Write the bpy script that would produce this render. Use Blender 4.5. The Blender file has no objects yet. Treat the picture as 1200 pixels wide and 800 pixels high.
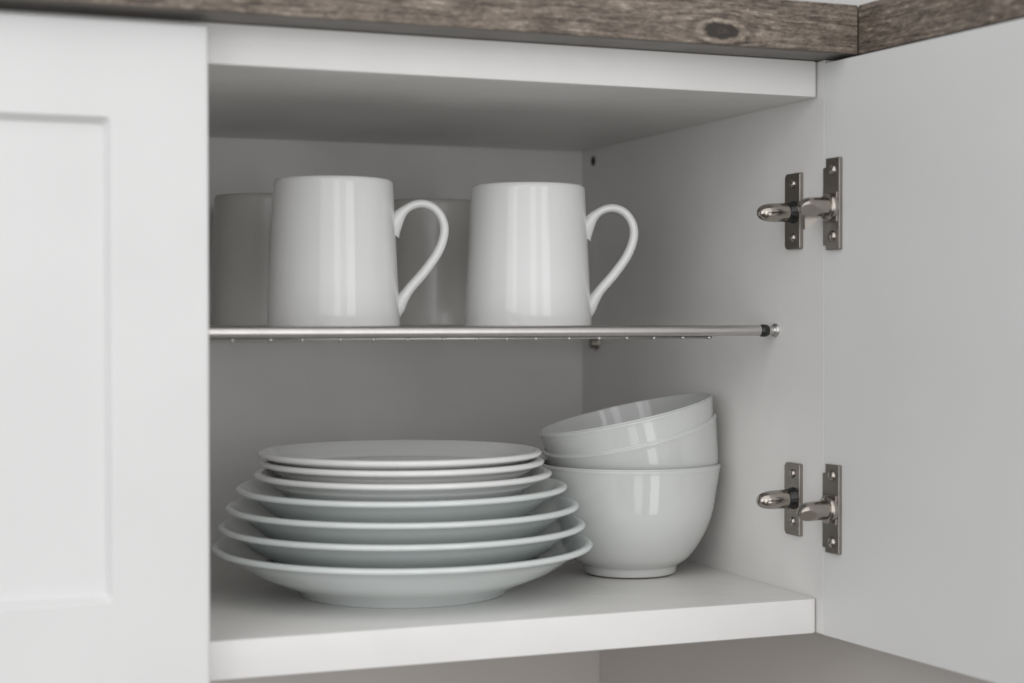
import bpy, bmesh, math, random
from mathutils import Vector, Matrix, noise
random.seed(7)
S = bpy.context.scene
COL = S.collection
sin, cos, pi = math.sin, math.cos, math.pi

# ------------------------------------------------------------------ camera
CAM = Vector((-0.57284, -0.93065, 0.17963))
YAW, PITCH, ROLL = 0.37274, -0.0135, -0.00067
fw = Vector((sin(YAW)*cos(PITCH), cos(YAW)*cos(PITCH), sin(PITCH)))
rt = Vector((cos(YAW), -sin(YAW), 0)); up = rt.cross(fw)
r2 = rt*cos(ROLL) + up*sin(ROLL); u2 = up*cos(ROLL) - rt*sin(ROLL)
cd = bpy.data.cameras.new('camera'); cam = bpy.data.objects.new('camera', cd); COL.objects.link(cam)
cam.matrix_world = Matrix(((r2.x, u2.x, -fw.x, CAM.x), (r2.y, u2.y, -fw.y, CAM.y), (r2.z, u2.z, -fw.z, CAM.z), (0, 0, 0, 1)))
cd.sensor_fit = 'HORIZONTAL'; cd.sensor_width = 36.0; cd.lens = 1954.6/1200*36
cd.clip_start = 0.02; cd.clip_end = 60
cd.dof.use_dof = True; cd.dof.focus_distance = 1.13; cd.dof.aperture_fstop = 4.8
S.camera = cam

# ------------------------------------------------------------------ light
W = bpy.data.worlds.new('World'); S.world = W; W.use_nodes = True
W.node_tree.nodes['Background'].inputs[0].default_value = (0.93, 0.96, 1.0, 1)
W.node_tree.nodes['Background'].inputs[1].default_value = 0.33
S.view_settings.view_transform = 'Standard'; S.view_settings.look = 'None'
S.view_settings.exposure = -0.07; S.view_settings.gamma = 1.0
S.view_settings.use_curve_mapping = False
S.cycles.max_bounces = 12; S.cycles.diffuse_bounces = 7; S.cycles.glossy_bounces = 6

def area(name, loc, target, sx, sy, radiance, col=(1, 1, 1)):
    l = bpy.data.lights.new(name, 'AREA'); l.shape = 'RECTANGLE'; l.size = sx; l.size_y = sy
    l.energy = radiance*pi*sx*sy; l.color = col
    o = bpy.data.objects.new(name, l); COL.objects.link(o); o.location = loc
    o.rotation_euler = (Vector(target)-Vector(loc)).to_track_quat('-Z', 'Y').to_euler()
    return o
# two panes of a tall glazed door behind the camera, and the bright ceiling of the kitchen
area('window_light', (0.36, -2.15, -0.15), (0.36, 0, -0.15), 0.68, 2.3, 2.5, (0.985, 0.995, 1.0))
area('window_light', (-0.64, -2.15, -0.15), (-0.64, 0, -0.15), 0.44, 2.3, 1.4, (0.985, 0.995, 1.0))
area('wall_bounce_fill', (-1.35, -2.30, 0.50), (-0.9, 0, 0.20), 2.8, 1.9, 1.05, (0.99, 0.995, 1.0))  # unseen fill added to brighten the left sides of the mugs
area('side_fill_light', (-2.25, -1.15, 0.30), (0.0, -0.35, 0.15), 1.5, 1.7, 1.6, (0.98, 0.99, 1.0))  # unseen fill added from the left to brighten the open right door
area('ceiling_light', (-0.5, -1.35, 1.25), (-0.5, -1.35, 0), 3.6, 2.0, 1.12, (1.0, 0.985, 0.965))

# ------------------------------------------------------------------ materials
def mat(name, col, rough=.5, metal=0., coat=0., bump=0., bscale=200., var=0., vscale=8., spec=.5, aniso=0.):
    m = bpy.data.materials.new(name); m.use_nodes = True
    nt = m.node_tree; b = nt.nodes['Principled BSDF']
    b.inputs['Base Color'].default_value = (*col, 1); b.inputs['Roughness'].default_value = rough
    b.inputs['Metallic'].default_value = metal; b.inputs['Coat Weight'].default_value = coat
    b.inputs['Coat Roughness'].default_value = .03; b.inputs['Specular IOR Level'].default_value = spec
    tc = nt.nodes.new('ShaderNodeTexCoord')
    if var:
        n = nt.nodes.new('ShaderNodeTexNoise'); n.inputs['Scale'].default_value = vscale; n.inputs['Detail'].default_value = 6
        nt.links.new(tc.outputs['Object'], n.inputs['Vector'])
        mr = nt.nodes.new('ShaderNodeMapRange'); mr.inputs[1].default_value = .3; mr.inputs[2].default_value = .7
        mr.inputs[3].default_value = 1-var; mr.inputs[4].default_value = 1.0
        nt.links.new(n.outputs['Fac'], mr.inputs[0])
        mx = nt.nodes.new('ShaderNodeVectorMath'); mx.operation = 'SCALE'; mx.inputs[0].default_value = col
        nt.links.new(mr.outputs[0], mx.inputs['Scale']); nt.links.new(mx.outputs[0], b.inputs['Base Color'])
        mr2 = nt.nodes.new('ShaderNodeMapRange'); mr2.inputs[3].default_value = rough*1.15; mr2.inputs[4].default_value = rough*.85
        nt.links.new(n.outputs['Fac'], mr2.inputs[0]); nt.links.new(mr2.outputs[0], b.inputs['Roughness'])
    if bump:
        n2 = nt.nodes.new('ShaderNodeTexNoise'); n2.inputs['Scale'].default_value = bscale; n2.inputs['Detail'].default_value = 4
        nt.links.new(tc.outputs['Object'], n2.inputs['Vector'])
        bp = nt.nodes.new('ShaderNodeBump'); bp.inputs['Strength'].default_value = bump; bp.inputs['Distance'].default_value = .001
        nt.links.new(n2.outputs['Fac'], bp.inputs['Height']); nt.links.new(bp.outputs[0], b.inputs['Normal'])
    return m

M_white = mat('white_lacquer', (.69, .688, .682), .42, bump=.03, bscale=900, var=.03, vscale=14)
M_inner = mat('white_melamine', (.75, .738, .722), .38, bump=.05, bscale=1400, var=.04, vscale=30)
M_porc = mat('white_porcelain', (.735, .735, .725), .12, coat=.1, bump=.10, bscale=55, var=.02, vscale=40)
M_plate = mat('white_plate_glaze', (.655, .69, .68), .09, coat=.1, bump=.08, bscale=45, var=.02, vscale=40)
M_bowl = mat('white_bowl_glaze', (.60, .61, .595), .06, coat=.22, bump=.17, bscale=60, var=.02, vscale=40)
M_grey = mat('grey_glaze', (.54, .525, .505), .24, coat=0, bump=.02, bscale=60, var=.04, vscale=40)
M_tube = mat('satin_chrome', (.56, .54, .525), .33, metal=1, bump=.02, bscale=400, var=.08, vscale=60)
M_nick = mat('dark_nickel', (.34, .31, .28), .34, metal=1, bump=.04, bscale=900, var=.15, vscale=120)
M_pol = mat('polished_nickel', (.42, .385, .35), .15, metal=1, bump=.02, bscale=500, var=.1, vscale=150)
M_black = mat('black_rubber', (.012, .012, .012), .25, bump=.02, bscale=500)
M_hole = mat('hole_shade', (.02, .018, .015), .6, bump=.02, bscale=500)
M_lower_wall = mat('lower_wall_grey', (.56, .53, .505), .55, bump=.06, bscale=350, var=.05, vscale=6)
M_wall = mat('wall_paint', (.86, .855, .845), .7, bump=.12, bscale=350, var=.05, vscale=6)
M_floor = mat('floor_boards', (.14, .108, .085), .5, bump=.1, bscale=60, var=.25, vscale=5)
M_biscuit = mat('unglazed_clay', (.50, .42, .33), .8, bump=.1, bscale=400, var=.2, vscale=60)
M_under = mat('board_laminate', (.15, .135, .12), .45, bump=.08, bscale=500, var=.2, vscale=40)

def wood_mat(name, knot=None):
    m = bpy.data.materials.new(name); m.use_nodes = True
    nt = m.node_tree; L = nt.links; N = nt.nodes.new; b = nt.nodes['Principled BSDF']
    def math_(op, a, bb=None):
        n = N('ShaderNodeMath'); n.operation = op
        for i, v in enumerate((a, bb)):
            if v is None: continue
            if isinstance(v, (int, float)): n.inputs[i].default_value = v
            else: L.new(v, n.inputs[i])
        return n.outputs[0]
    tc = N('ShaderNodeTexCoord'); sp = N('ShaderNodeSeparateXYZ'); L.new(tc.outputs['Object'], sp.inputs[0])
    x, y, z = sp.outputs
    if knot:
        kx, kz = knot
        dx = math_('DIVIDE', math_('SUBTRACT', x, kx), .0135); dz = math_('DIVIDE', math_('SUBTRACT', z, kz), .0058)
        wob = N('ShaderNodeTexNoise'); wob.inputs['Scale'].default_value = 220; wob.inputs['Detail'].default_value = 3
        L.new(tc.outputs['Object'], wob.inputs['Vector'])
        d = math_('SQRT', math_('ADD', math_('MULTIPLY', dx, dx), math_('MULTIPLY', dz, dz)))
        d = math_('ADD', d, math_('MULTIPLY', math_('SUBTRACT', wob.outputs['Fac'], .5), .55))
        fall = math_('POWER', 2.718, math_('MULTIPLY', math_('MULTIPLY', d, d), -.28))     # 1 in the knot
        zw = math_('SUBTRACT', z, math_('MULTIPLY', math_('MULTIPLY', dz, fall), .0042))
    else:
        zw = z
    cb = N('ShaderNodeCombineXYZ'); L.new(x, cb.inputs[0]); L.new(y, cb.inputs[1]); L.new(zw, cb.inputs[2])
    def noise_(sx, sz, scale, detail, dist=0., rough=.6):
        mp = N('ShaderNodeMapping'); mp.inputs['Scale'].default_value = (sx, sx, sz); L.new(cb.outputs[0], mp.inputs['Vector'])
        n = N('ShaderNodeTexNoise'); n.inputs['Scale'].default_value = scale; n.inputs['Detail'].default_value = detail
        n.inputs['Distortion'].default_value = dist; n.inputs['Roughness'].default_value = rough
        L.new(mp.outputs[0], n.inputs['Vector']); return n.outputs['Fac']
    broad = noise_(.30, 1, 95, 5, 1.4)
    fleck = noise_(.40, 1, 420, 6, .9, .75)
    streak = noise_(.055, 1, 520, 4, .25, .7)
    v = math_('ADD', math_('MULTIPLY', broad, .34), math_('ADD', math_('MULTIPLY', fleck, .58), math_('MULTIPLY', streak, .54)))
    v = math_('MULTIPLY', v, .685)
    if knot:
        ring = math_('MULTIPLY', math_('SINE', math_('MULTIPLY', d, 7.0)), math_('MULTIPLY', fall, .06))
        v = math_('ADD', v, ring)
        core = N('ShaderNodeMapRange'); core.interpolation_type = 'SMOOTHSTEP'
        core.inputs[1].default_value = .50; core.inputs[2].default_value = 1.0; core.inputs[3].default_value = .20; core.inputs[4].default_value = 0
        L.new(d, core.inputs[0]); v = math_('SUBTRACT', v, math_('MULTIPLY', core.outputs[0], math_('ADD', .15, math_('MULTIPLY', fleck, 1.5))))
    cr = N('ShaderNodeValToRGB'); e = cr.color_ramp.elements
    e[0].position = .38; e[0].color = (.028, .021, .017, 1)
    e[1].position = .635; e[1].color = (.46, .395, .325, 1)
    for pos, c in ((.43, (.070, .052, .040)), (.495, (.142, .112, .088)), (.56, (.235, .194, .157))):
        q = e.new(pos); q.color = (*c, 1)
    L.new(v, cr.inputs[0]); L.new(cr.outputs[0], b.inputs['Base Color'])
    b.inputs['Roughness'].default_value = .6
    bp = N('ShaderNodeBump'); bp.inputs['Strength'].default_value = .35; bp.inputs['Distance'].default_value = .0015
    L.new(v, bp.inputs['Height']); L.new(bp.outputs[0], b.inputs['Normal'])
    return m

# ------------------------------------------------------------------ helpers
ORG = {}
def link(name, bm, m, parent=None, origin=(0, 0, 0), smooth=False):
    """one mesh object; vertices come in world coordinates, the origin is moved to `origin`"""
    origin = Vector(origin)
    bmesh.ops.recalc_face_normals(bm, faces=bm.faces[:])
    for v in bm.verts: v.co -= origin
    me = bpy.data.meshes.new(name); bm.to_mesh(me); bm.free()
    if smooth: me.polygons.foreach_set('use_smooth', [True]*len(me.polygons))
    me.materials.append(m)
    o = bpy.data.objects.new(name, me); COL.objects.link(o)
    place(o, parent, origin)
    return o
def place(o, parent, origin):
    origin = Vector(origin); ORG[o.name] = origin
    if parent: o.parent = parent; o.location = origin - ORG[parent.name]
    else: o.location = origin
def empty(name, origin, label, cat, group=None):
    o = bpy.data.objects.new(name, None); o.empty_display_size = .02; COL.objects.link(o); place(o, None, origin)
    return tag(o, label, cat, group)
def tag(o, label=None, cat=None, group=None, kind=None):
    for k, v in (('label', label), ('category', cat), ('group', group), ('kind', kind)):
        if v: o[k] = v
    return o
def smooth_by_angle(o, deg=35):
    me = o.data; bm = bmesh.new(); bm.from_mesh(me)
    for e in bm.edges:
        e.smooth = not (len(e.link_faces) == 2 and e.calc_face_angle(0) > math.radians(deg))
    for f in bm.faces: f.smooth = True
    bm.to_mesh(me); bm.free()
def box(x0, x1, y0, y1, z0, z1, bev=0., seg=2, bm=None):
    bm = bm or bmesh.new()
    vs = [bm.verts.new(p) for p in ((x0, y0, z0), (x1, y0, z0), (x1, y1, z0), (x0, y1, z0), (x0, y0, z1), (x1, y0, z1), (x1, y1, z1), (x0, y1, z1))]
    fs = [bm.faces.new([vs[i] for i in q]) for q in ((0, 1, 2, 3), (4, 5, 6, 7), (0, 1, 5, 4), (1, 2, 6, 5), (2, 3, 7, 6), (3, 0, 4, 7))]
    if bev:
        es = {e for f in fs for e in f.edges}
        bmesh.ops.bevel(bm, geom=list(es), offset=bev, segments=seg, profile=.5, affect='EDGES')
    return bm
def prism(poly, z0, z1, bev=0.):
    bm = bmesh.new()
    a = [bm.verts.new((p[0], p[1], z0)) for p in poly]; b = [bm.verts.new((p[0], p[1], z1)) for p in poly]
    n = len(poly); bm.faces.new(a); bm.faces.new(b)
    for i in range(n): bm.faces.new((a[i], a[(i+1) % n], b[(i+1) % n], b[i]))
    if bev: bmesh.ops.bevel(bm, geom=bm.edges[:], offset=bev, segments=2, profile=.5, affect='EDGES')
    return bm
def catmull(P, sub):
    out = []
    for i in range(len(P)-1):
        p0 = P[max(i-1, 0)]; p1 = P[i]; p2 = P[i+1]; p3 = P[min(i+2, len(P)-1)]
        for k in range(sub):
            t = k/sub
            out.append(tuple(.5*(2*b+(c-a)*t+(2*a-5*b+4*c-d)*t*t+(3*b-a-3*c+d)*t**3) for a, b, c, d in zip(p0, p1, p2, p3)))
    out.append(tuple(P[-1])); return out
def lathe(prof, n=96, axis_o=(0, 0, 0), R=None, bm=None):
    """revolve (r, h) about local z; R = 3x3 rotation, axis_o = origin"""
    bm = bm or bmesh.new(); R = R or Matrix.Identity(3); O = Vector(axis_o)
    rings = []
    for r, h in prof:
        if r < 1e-6: rings.append([bm.verts.new(O + R @ Vector((0, 0, h)))])
        else: rings.append([bm.verts.new(O + R @ Vector((r*cos(2*pi*i/n), r*sin(2*pi*i/n), h))) for i in range(n)])
    for a, b in zip(rings, rings[1:]):
        if len(a) == 1 and len(b) == 1: continue
        for i in range(n):
            j = (i+1) % n
            if len(a) == 1: bm.faces.new((a[0], b[i], b[j]))
            elif len(b) == 1: bm.faces.new((a[i], a[j], b[0]))
            else: bm.faces.new((a[i], a[j], b[j], b[i]))
    return bm
def sweep(path, rad, n=12, bm=None, cap=True, side=None):
    """tube along a path; rad = list of (in-plane, out-of-plane) radii or one number"""
    bm = bm or bmesh.new(); P = [Vector(p) for p in path]; rings = []
    for i, p in enumerate(P):
        t = (P[min(i+1, len(P)-1)]-P[max(i-1, 0)]).normalized()
        s = Vector(side) if side else (Vector((0, 0, 1)) if abs(t.z) < .9 else Vector((1, 0, 0)))
        b = (s - t*s.dot(t)).normalized(); nn = b.cross(t)
        ra, rb = (rad, rad) if isinstance(rad, (int, float)) else rad[i]
        rings.append([bm.verts.new(p + nn*ra*cos(2*pi*k/n) + b*rb*sin(2*pi*k/n)) for k in range(n)])
    for a, b in zip(rings, rings[1:]):
        for k in range(n): bm.faces.new((a[k], a[(k+1) % n], b[(k+1) % n], b[k]))
    if cap: bm.faces.new(rings[0]); bm.faces.new(rings[-1])
    return bm
def axis_rot(d):
    return Vector(d).normalized().to_track_quat('Z', 'Y').to_matrix()

# ------------------------------------------------------------------ dimensions (metres; x along the cabinet, y into it, z up)
D, H, TT, TS = .370, .3212, .0229, .0221       # inner depth, opening height, top and bottom panel thickness
ZB, ZT = -TS, H+TT
XL = -.790                                      # left end of the cabinet
ANG = .07878; YF = -.01367                       # right door swing past square, front edge of the right side panel
dd = Vector((sin(ANG), -cos(ANG), 0)); dn = Vector((-cos(ANG), -sin(ANG), 0))

# ------------------------------------------------------------------ the room behind and beside the cabinet
TW = math.tan(ANG)
K = (.026, .3885)                               # corner of the room
wb = link('wall_back', box(-1.6, K[0], K[1], K[1]+.1, -1.4, 1.1), M_wall); tag(wb, kind='structure')
xw = lambda y: K[0] + (K[1]-y)*TW
wr = link('wall_right', prism([(xw(K[1]+.1), K[1]+.1), (xw(-.62), -.62), (xw(-.62)+.1, -.62), (xw(K[1]+.1)+.1, K[1]+.1)], -1.4, 1.1), M_wall); tag(wr, kind='structure')

sb = link('lower_wall_slab', box(-1.6, K[0]-.002, K[1]-.002, K[1]-.0003, -.62, ZB-.004), M_lower_wall); tag(sb, kind='structure')  # thin warm grey slab added to darken the wall below the cabinet
sr = link('lower_wall_slab', prism([(xw(K[1]-.0023)-.002, K[1]-.0023), (xw(-.615)-.002, -.615), (xw(-.615)-.0003, -.615), (xw(K[1]-.0023)-.0003, K[1]-.0023)], -.62, ZB-.004), M_lower_wall); tag(sr, kind='structure')
fl = link('floor', box(-3.2, 2.4, -3.2, K[1]+.1, -1.5, -1.4), M_floor); tag(fl, kind='structure')

# ------------------------------------------------------------------ the cabinet
cab = empty('kitchen_cabinet', (-.39, .185, ZB), 'white wall cabinet with its right door open on crockery', 'cabinet')
def panel(x0, x1, y0, y1, z0, z1, r=.003):
    arc = [(x1-r+r*sin(a), y0+r-r*cos(a)) for a in [pi/2*k/6 for k in range(7)]]
    return prism([(x0, y0)] + arc + [(x1, y1), (x0, y1)], z0, z1, .0009)
o = link('bottom_panel', panel(XL+.018, -.0004, -.005, D-.002, ZB, 0), M_inner, cab, (-.39, .18, 0)); smooth_by_angle(o, 30)
o = link('top_panel', panel(XL+.018, -.0004, -.005, D-.002, H, ZT), M_inner, cab, (-.39, .18, H)); smooth_by_angle(o, 30)
link('side_panel', box(0, .018, YF+.0016, D+.010, ZB, ZT, .0003), M_inner, cab, (.009, .18, ZB))
link('side_panel', box(XL, XL+.018, .002, D+.010, ZB, ZT, .0008), M_inner, cab, (XL, .18, ZB))
link('divider', box(-.4150, -.3970, .002, D-.003, .0003, H-.0003, .0006), M_inner, cab, (-.406, .18, 0))
link('back_panel', box(XL+.016, .0, D, D+.008, ZB+.001, ZT-.001), M_inner, cab, (-.39, D, ZB))

def door_mesh(w, h, t, f, inner=.0035, depth=.005):
    """a framed door, local: x 0..w, z 0..h, face at y=0, back at y=t; the sunk panel comes apart"""
    bm = bmesh.new()
    def ring(i, y, r=0):
        out = []
        for cx, cz, a0 in ((w-i-r, h-i-r, 0), (i+r, h-i-r, 90), (i+r, i+r, 180), (w-i-r, i+r, 270)):
            for k in range(4):
                a = math.radians(a0+30*k); out.append(bm.verts.new((cx+r*cos(a), y, cz+r*sin(a))))
        return out
    rs = [ring(0, t, .0006), ring(0, .0022, .0008), ring(.0003, .0011, .0012), ring(.0010, .0003, .0018), ring(.0022, 0, .0025),
          ring(f-.0009, 0, .003), ring(f-.0002, .0003, .003), ring(f+.0003, .0012, .003), ring(f+inner-.0008, depth-.0008, .002), ring(f+inner, depth, .0015)]
    for a, b in zip(rs, rs[1:]):
        n = len(a)
        for k in range(n): bm.faces.new((a[k], a[(k+1) % n], b[(k+1) % n], b[k]))
    bm.faces.new(rs[0])
    pb = bmesh.new(); g = f+inner-.003
    box(g, w-g, depth-.0002, t-.004, g, h-g, 0, bm=pb)
    return bm, pb

# closed left door
dl, pl_ = door_mesh(.3915, .3648, .015, .0530)
T = Matrix.Translation((-.7862, -.0215, -.0248))
for q in (dl, pl_): bmesh.ops.transform(q, matrix=T, verts=q.verts)
door_l = link('door', dl, M_white, cab, (-.5905, -.014, -.0248)); smooth_by_angle(door_l, 6)
tag(door_l, 'closed left door with a sunk panel')
link('door_panel', pl_, M_white, door_l, (-.5905, -.014, .03))
# open right door: its plain inner face looks into the picture
dr, pr_ = door_mesh(.3930, .3639, .018, .0530)
# local x runs from the hinge outward, local +y (back) becomes the inner face
R = Matrix((( dd.x, dn.x, 0, .0001), (dd.y, dn.y, 0, YF), (0, 0, 1, ZB), (0, 0, 0, 1)))
Tr = R @ Matrix.Translation((-.0010, -.018, 0))
for q in (dr, pr_): bmesh.ops.transform(q, matrix=Tr, verts=q.verts)
door_r = link('door', dr, M_white, cab, (0, YF, ZB)); smooth_by_angle(door_r, 6)
tag(door_r, 'right door swung wide open')
link('door_panel', pr_, M_white, door_r, (.02, -.1, 0))

# small fittings on the right side panel
link('hole_shade_disc', lathe([(0, .0006), (.0030, .0006), (.0041, .0003), (.0045, -.001)], 24, (0, .3472, .3115), axis_rot((-1, 0, 0))), M_hole, cab, (0, .3472, .3115), True)  # near-black disc painting the shade inside an open pin hole
link('shelf_pin', lathe([(0, .0062), (.0030, .0062), (.0040, .0055), (.0042, .002), (.0055, .0015), (.0055, -.001)], 24, (0, .3400, .1595), axis_rot((-1, 0, 0))), M_nick, cab, (0, .34, .1595), True)
sp_ = link('shelf_pin', lathe([(.0046, -.001), (.0046, .0010), (.0040, .0018), (.0030, .0020), (.0026, .0028), (.0026, .006)], 24, (0, .0475, .1716), axis_rot((-1, 0, 0))), M_tube, cab, (0, .0475, .1716), True)

# hinges
def screw(c, n, r, parent):
    Rn = axis_rot(n)
    bm = lathe([(0, .0019), (r*.55, .0017), (r*.88, .0011), (r, .0002), (r, -.0006)], 20, c, Rn)
    s = link('screw', bm, M_pol, parent, c, True)
    a = random.uniform(0, pi)
    b2 = bmesh.new()
    for q in (a, a+pi/2):
        m = Matrix.Translation(c) @ Rn.to_4x4() @ Matrix.Rotation(q, 4, 'Z')
        k = box(-r*.62, r*.62, -r*.11, r*.11, .0011, .00195)
        bmesh.ops.transform(k, matrix=m, verts=k.verts)
        me = bpy.data.meshes.new('tmp'); k.to_mesh(me); k.free(); b2.from_mesh(me); bpy.data.meshes.remove(me)
    return s, b2
def plate(o, u, n, du0, du1, z0, z1, th, bev, notch=False):
    """flat plate on a face: o origin, u along the face, n out of it; chamfered corners"""
    c = .0022
    pts = [(du0+c, z0), (du1-c*.4, z0), (du1, z0+c*.4), (du1, z1-c*.4), (du1-c*.4, z1), (du0+c, z1), (du0, z1-c), (du0, z0+c)]
    if notch:
        pts = [(du0+.003, z0), (du1-.0006, z0), (du1, z0+.0006), (du1, z1-.0006), (du1-.0006, z1), (du0+.003, z1), (du0+.003, z1-.0055), (du0, z1-.006), (du0, z0+.003), (du0+.003, z0+.003)]
    bm = bmesh.new()
    a = [bm.verts.new(o+u*p[0]+Vector((0, 0, p[1]))+n*.0001) for p in pts]; b = [bm.verts.new(o+u*p[0]+Vector((0, 0, p[1]))+n*th) for p in pts]
    N = len(pts); bm.faces.new(a); bm.faces.new(b)
    for i in range(N): bm.faces.new((a[i], a[(i+1) % N], b[(i+1) % N], b[i]))
    bmesh.ops.recalc_face_normals(bm, faces=bm.faces[:])
    bmesh.ops.bevel(bm, geom=[e for e in bm.edges if all((v.co-o).dot(n) > th*.5 for v in e.verts)], offset=bev, segments=2, profile=.5, affect='EDGES')
    return bm
def hinge(zw0, zw1, zws, zpin, zd0, zd1, zds, zknuckle, wedge):
    o = Vector((0, 0, 0)); u = Vector((0, 1, 0)); n = Vector((-1, 0, 0))
    root = link('hinge', plate(o, -u, n, -.0318, -.0130, zw0, zw1, .0030, .0005), M_nick, cab, (0, .022, (zw0+zw1)/2))
    for z in zws: screw(Vector((-.0030, .0212, z)), n, .0030, root)[1].free()
    # bullet pin standing out of a dark socket
    c = Vector((-.003, .0205, zpin))
    link('socket', lathe([(0, .0048), (.0061, .0048), (.0065, .0044), (.0066, .0016), (.0072, .0010), (.0073, -.0005)], 32, c, axis_rot((-1, .03, -.035))), M_black, root, c, True)
    pr = catmull([(0.0055, .0046), (.0058, .0050), (.0061, .0058), (.0062, .011), (.0061, .016), (.0055, .0205), (.0043, .0238), (.0025, .0256), (0, .0262)], 4)
    link('pin', lathe(pr, 40, c, axis_rot((-1, .03, -.035))), M_pol, root, c, True)
    # the leaf on the door with its knuckle
    od = Vector((0, YF, 0)); lp = link('door_plate', plate(od, dd, dn, .0006, .0176, zd0, zd1, .0026, .0004, True), M_nick, root, od+dd*.009+Vector((0, 0, (zd0+zd1)/2)))
    for z in zds: screw(od+dd*.0105+dn*.0026+Vector((0, 0, z)), dn, .0036, root)[1].free()
    k = od+dd*.0098+dn*.0026+Vector((0, 0, zknuckle))
    bm = box(-.0078, .0066, -.0095, .0095, -.0010, .0012, .0005)
    bmesh.ops.transform(bm, matrix=Matrix.Translation(k) @ Matrix((( dd.x, 0, dn.x, 0), (dd.y, 0, dn.y, 0), (0, 1, 0, 0), (0, 0, 0, 1))), verts=bm.verts)
    link('boss', bm, M_nick, root, k)
    ax = (dn + Vector((0, -.04, -.015))).normalized()
    link('flange', lathe([(0, .0044), (.0070, .0044), (.0082, .0036), (.0086, .0022), (.0086, .0)], 40, k+dn*.0006, axis_rot(dn)), M_pol, root, k, True)
    # barrel cut slantwise at its end
    Rk = axis_rot(ax); bm = bmesh.new(); n_ = 40
    prof = [(.0050, .0038), (.0050, .0050), (.0060, .0051), (.0062, .0054)] + catmull([(.0062, .0060), (.0061, .0120), (.0060, .0175), (.0056, .0205), (.0046, .0230), (.0032, .0246), (.0016, .0254), (0, .0256)], 4)
    lathe(prof, n_, k, Rk, bm)
    f_ = Vector((-.25, -.80, -.55)).normalized(); f_ = (f_-ax*f_.dot(ax)).normalized()
    for v in bm.verts:                                  # the nose droops and is cut flat underneath
        w_ = v.co-k; q = w_.dot(ax)
        if q > .0125:
            t = min(1, (q-.0125)/.0131)
            lim = .0062-.0046*t
            over = w_.dot(f_)-lim
            if over > 0: v.co -= f_*over
            v.co += Vector((0, 0, -.0008))*t*t
    bl = link('knuckle', bm, M_pol, root, k, True); smooth_by_angle(bl, 32)
    if wedge:  # dark triangular wedge below the knuckle
        p0 = k+dn*.003+Vector((0, 0, -.0065))
        bm = bmesh.new(); tri = [p0+Vector((0, 0, .003)), p0+dn*.0125+Vector((0, .004, .003)), p0+dn*.0125+Vector((0, .004, -.0075))]
        a = [bm.verts.new(p+Vector((0, .0035, 0))) for p in tri]; b = [bm.verts.new(p+Vector((0, .0075, 0))) for p in tri]
        bm.faces.new(a); bm.faces.new(b)
        for i in range(3): bm.faces.new((a[i], a[(i+1) % 3], b[(i+1) % 3], b[i]))
        link('wedge', bm, M_nick, root, p0)
    return root
hinge(.2249, .2746, (.2676, .2324), .2490, .2228, .2808, (.2731, .2313), .2497, True)
hinge(.0378, .0852, (.0783, .0469), .0622, .0316, .0878, (.0808, .0387), .0594, False)

# ------------------------------------------------------------------ wooden boards over the cabinet
ZW0, ZW1 = .34445, .3751
YW = -.03703
C = Vector((.00876, YW))
la = .078; ld = Vector((sin(la), -cos(la)))
board = empty('wooden_board', (-.4, .18, ZW0), 'weathered grey brown board with a dark knot above the cabinet opening', 'shelf board', 'weathered boards over the cabinet')
Mw1 = wood_mat('weathered_oak', (-.0878, .3531))
Mw2 = wood_mat('weathered_oak_return')
link('core', prism([(-1.15, YW+.0022), (C.x-.0001, YW+.0022), (xw(-.002)-.003, .0), (K[0]-.001, K[1]-.001), (-1.15, K[1]-.001)], ZW0, ZW1, .0003), M_under, board, (-.4, .18, ZW0))
link('edge_strip', box(-1.15, C.x-.0001, YW, YW+.0020, ZW0+.0002, ZW1, .0006), Mw1, board, (0, 0, 0))
board2 = empty('wooden_board', (C.x+.02, C.y-.2, ZW0), 'shorter weathered board running forward over the open right door', 'shelf board', 'weathered boards over the cabinet')
p0 = C + ld*.0001; p1 = C + ld*.56
nrm = Vector((cos(la), sin(la)))
link('core', prism([(p0+nrm*.0022)[:], (p1+nrm*.0022)[:], (xw(p1.y)-.002, p1.y), (xw(-.004)-.003, -.004)], ZW0, ZW1, .0003), M_under, board2, (C.x+.02, C.y-.2, ZW0))
bm = box(0, .56, 0, .0020, ZW0+.0002, ZW1, .0006)
bm.transform(Matrix(((ld.x, nrm.x, 0, 0), (ld.y, nrm.y, 0, 0), (0, 0, 1, 0), (0, 0, 0, 1))))
for v in bm.verts: v.co += Vector((p0.x, p0.y, 0))
e2 = link('edge_strip', bm, Mw2, board2, (C.x, C.y, 0))
e2.rotation_euler = (0, 0, 0)

# ------------------------------------------------------------------ metal shelf
rack = empty('metal_shelf', (-.197, .19, .1715), 'slim metal wire shelf carrying the mugs across the cabinet', 'shelf')
RX0 = -.3945
link('front_tube', sweep([(RX0, .0492, .1715), (-.0112, .0492, .1715)], .0036, 24), M_tube, rack, (-.39, .0492, .1715), True)
smooth_by_angle(bpy.data.objects['front_tube'], 50)
o = link('rear_tube', sweep([(RX0, .3350, .1678), (-.004, .3350, .1678)], .0036, 16), M_tube, rack, (-.39, .335, .1678), True); smooth_by_angle(o, 50)
link('end_plug', lathe([(.0020, -.0004), (.0034, -.0002), (.0041, .0008), (.0043, .0030), (.0040, .0052), (.0030, .0066), (0, .0072)], 28, (-.0116, .0490, .1714), axis_rot((1, -.05, 0))), M_black, rack, (-.008, .049, .1715), True)
link('front_rail', sweep([(RX0+.012, .0530, .1672), (-.046, .0530, .1672)], .0011, 10), M_tube, rack, (-.4, .0555, .166), True)
wx = -.0480; first = None; i = 0
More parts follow.
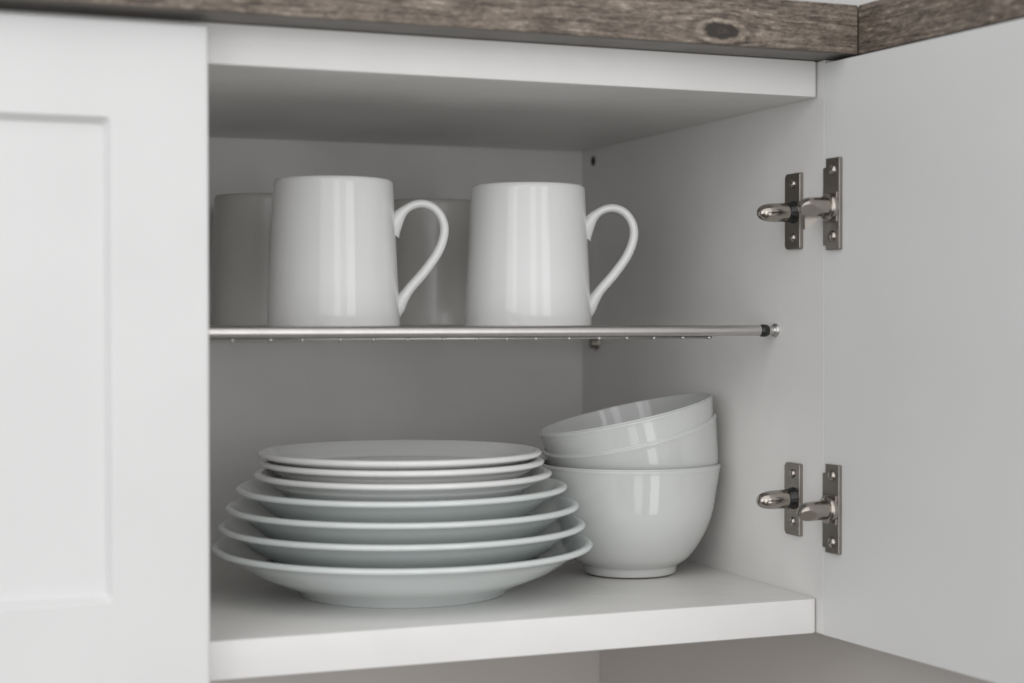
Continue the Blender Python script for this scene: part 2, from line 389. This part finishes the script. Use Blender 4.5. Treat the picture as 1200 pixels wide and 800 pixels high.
while wx > RX0+.014:
    if first is None:
        P = catmull([(0, .0538, .1676), (0, .0548, .1682), (0, .0575, .1700), (0, .0640, .1720), (0, .12, .1722), (0, .22, .1718), (0, .335, .1712)], 4)
        bm = sweep(P, .0013, 8)
        bmesh.ops.create_uvsphere(bm, u_segments=8, v_segments=6, radius=.0016, matrix=Matrix.Translation((0, .0527, .1670)))
        first = link('cross_wire', bm, M_tube, rack, (0, .19, .172), True)
        c = first
    else:
        c = first.copy(); COL.objects.link(c); c.parent = rack
    c.location.x = wx - ORG[rack.name].x
    wx -= .0215 + random.uniform(-.0022, .0022); i += 1
ZS = .1737                                      # what the mugs stand on

# ------------------------------------------------------------------ mugs
def mug_body():
    pr = [(0, .0020), (.030, .0018), (.0375, .0010), (.0395, .0), (.0420, .0), (.0432, .0006), (.04365, .0020)]
    pr += [(.04365-.00455*t, .002+.0895*t) for t in (.25, .5, .75, 1)]
    pr += [(.03900, .0940), (.03860, .0955), (.03780, .0964), (.03690, .0965), (.03610, .0958), (.03580, .0940), (.0360, .085), (.0392, .02), (.0385, .009), (.034, .0055), (0, .005)]
    return lathe(pr, 112)
def mug_handle():
    # centre line in the plane of the handle: distance from the axis, height
    pts = [(454, 264), (461.5, 254.5), (470.6, 243.0), (481.9, 235.2), (494.9, 232.9), (508.3, 238.2), (517.6, 251.2), (519.6, 267.5), (512.6, 289), (496.5, 312.5), (480.0, 331.6), (470.5, 344.5), (464.0, 353.5), (456, 360)]
    P = [((a-390)/1786, .270-ZS-(b-206.5)/1786) for a, b in pts]
    Pc = catmull(P, 6); n = len(Pc); rad = []
    for k in range(n):
        t = k/(n-1)
        e = max(0, 1-t/.20)**1.5; f = max(0, (t-.78)/.22)**1.5; g = max(0, min(1, (t-.45)/.4))
        rad.append((.00285+.0007*g+.0064*e+.0046*f, .0044+.0004*g+.0022*e+.0022*f))
    return sweep([(a, 0, b) for a, b in Pc], rad, 20, side=(0, 1, 0))
def make_mug(label, m, group):
    root = empty('mug', (0, 0, 0), label, 'mug', group)
    b = link('body', mug_body(), m, root, (0, 0, 0), True); smooth_by_angle(b, 60)
    h = link('handle', mug_handle(), m, root, (0, 0, 0), True)
    return root
def copy_tree(root, label, group, m=None):
    c = root.copy(); COL.objects.link(c); c['label'] = label; c['group'] = group
    for ch in root.children:
        k = ch.copy(); COL.objects.link(k); k.parent = c
        if m:
            k.data = k.data.copy(); k.data.materials[0] = m
    return c
def face(o, x, y, extra=0.):
    o.location = (x, y, ZS); v = math.atan2(x-CAM.x, y-CAM.y); o.rotation_euler = (0, 0, -v+extra)
mug1 = make_mug('white mug on the metal shelf beside the closed left door', M_porc, 'white mugs')
mug2 = copy_tree(mug1, 'white mug on the metal shelf nearer the open right door', 'white mugs')
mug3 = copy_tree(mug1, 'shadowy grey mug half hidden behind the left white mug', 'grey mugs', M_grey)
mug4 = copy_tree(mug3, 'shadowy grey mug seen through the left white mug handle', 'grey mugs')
face(mug1, -.2836, .130); face(mug2, -.1463, .130, .02); face(mug3, -.2905, .290); face(mug4, -.1590, .300)

# ------------------------------------------------------------------ plates
def make_plate(R, h, well, foot_r, well_r, base, label, cx, cy):
    tr = .0021                                   # half thickness of the rounded rim
    pts = [(0, .0025), (foot_r-.006, .0025), (foot_r-.0035, .0), (foot_r-.0010, .0), (foot_r, .0009), (foot_r+.0012, .0040),
           (foot_r+(R-foot_r)*.25, .0042+(h-.009)*.20), (foot_r+(R-foot_r)*.55, .0042+(h-.009)*.53), (R-.0130, h-tr-.0050), (R-.0050, h-tr-.0010)]
    pts += [(R-.0022, h-tr*.98), (R-.0009, h-tr*.78), (R-.0002, h-tr*.42), (R, h+.0002), (R-tr*.35, h+tr*.62), (R-tr*1.2, h+tr*.86), (R-tr*2.4, h+tr*.72)]
    pts += [(well_r+(R-well_r)*.55, well+(h-well)*.68), (well_r+(R-well_r)*.14, well+(h-well)*.40), (well_r+.0004, well+(h-well)*.16), (well_r-.0015, well+.0003), (well_r-.005, well), (well_r*.5, well-.0004), (0, well-.0004)]
    bm = lathe(pts, 128, (cx, cy, base))
    o = link('plate', bm, M_plate if R > .1 else M_porc, None, (cx, cy, base), True); smooth_by_angle(o, 50)
    o.rotation_euler = (random.uniform(-.002, .002), random.uniform(-.002, .002), random.uniform(0, 6))
    return tag(o, label, 'plate', 'stacked white plates')
G = .0001
make_plate(.1253, 0.0314, 0.0128, 0.069, 0.0877, 0.0000+G, 'largest white plate at the bottom of the stack on the cabinet floor', -0.2386, .122)
make_plate(.1208, 0.0314, 0.0127, 0.068, 0.0846, 0.0130+G, 'white plate resting directly on the largest bottom plate', -0.2389, .122)
make_plate(.1164, 0.031, 0.0140, 0.068, 0.0815, 0.0259+G, 'white dinner plate third up from the cabinet floor', -0.2386, .122)
make_plate(.1090, 0.029, 0.0154, 0.064, 0.0763, 0.0401+G, 'medium white plate in the exact middle of the stack', -0.2391, .122)
make_plate(.0982, 0.0225, 0.0076, 0.06, 0.0795, 0.0557+G, 'widest of the three small plates, third from the top', -0.2383, .122)
make_plate(.0937, 0.0225, 0.0068, 0.058, 0.0759, 0.0635+G, 'small white plate just under the topmost plate', -0.2389, .122)
make_plate(.0934, 0.0215, 0.0125, 0.058, 0.0757, 0.0705+G, 'small white plate on the very top of the stack', -0.2404, .122)

# ------------------------------------------------------------------ bowls
def make_bowl(top, n, label, R_=.0628):
    k_ = R_/.0653
    out = [(.0325, .0), (.0333, .0008), (.0338, .0035), (.0347, .0058), (.0380, .0078), (.0445, .0132), (.0535, .0270), (.0596, .0425), (.0629, .0613), (.0647, .0725), (.0653, .0750)]
    pr = [(0, .0035), (.0285, .0035), (.0300, .0), (.0315, -.0002)] + catmull(out, 4)
    inn = [(.0653, .0750), (.0653, .0759), (.0647, .0764), (.0641, .0767), (.0635, .0760), (.0615, .060), (.0578, .0425), (.0512, .0285), (.0420, .0160), (.030, .0098), (.012, .0082), (0, .0080)]
    pr = [(a*k_, b) for a, b in pr + catmull(inn, 3)[1:]]
    Rm = Vector(n).normalized().to_track_quat('Z', 'Y').to_matrix()
    o_ = Vector(top) - Rm @ Vector((0, 0, .0763))
    ob = link('bowl', lathe(pr, 128, o_, Rm), M_bowl, None, o_, True); smooth_by_angle(ob, 50)
    link('foot_ring', lathe([(.0296*k_, .0009), (.0300*k_, -.0003), (.0322*k_, -.0003), (.0331*k_, .0007), (.0331*k_, .0012)], 64, o_, Rm), M_biscuit, ob, o_, True)
    return tag(ob, label, 'bowl', 'nested white bowls')
make_bowl((-.0646, .1400, .0772), (0, 0, 1), 'upright white bowl standing on the cabinet floor', .0641)
make_bowl((-.0637, .1430, .0999), (-.2387, -.0150, .9710), 'tilted white bowl wedged between the upright and the top bowl')
make_bowl((-.0666, .1430, .1122), (-.2105, .0477, .9764), 'topmost tilted white bowl showing its inside')
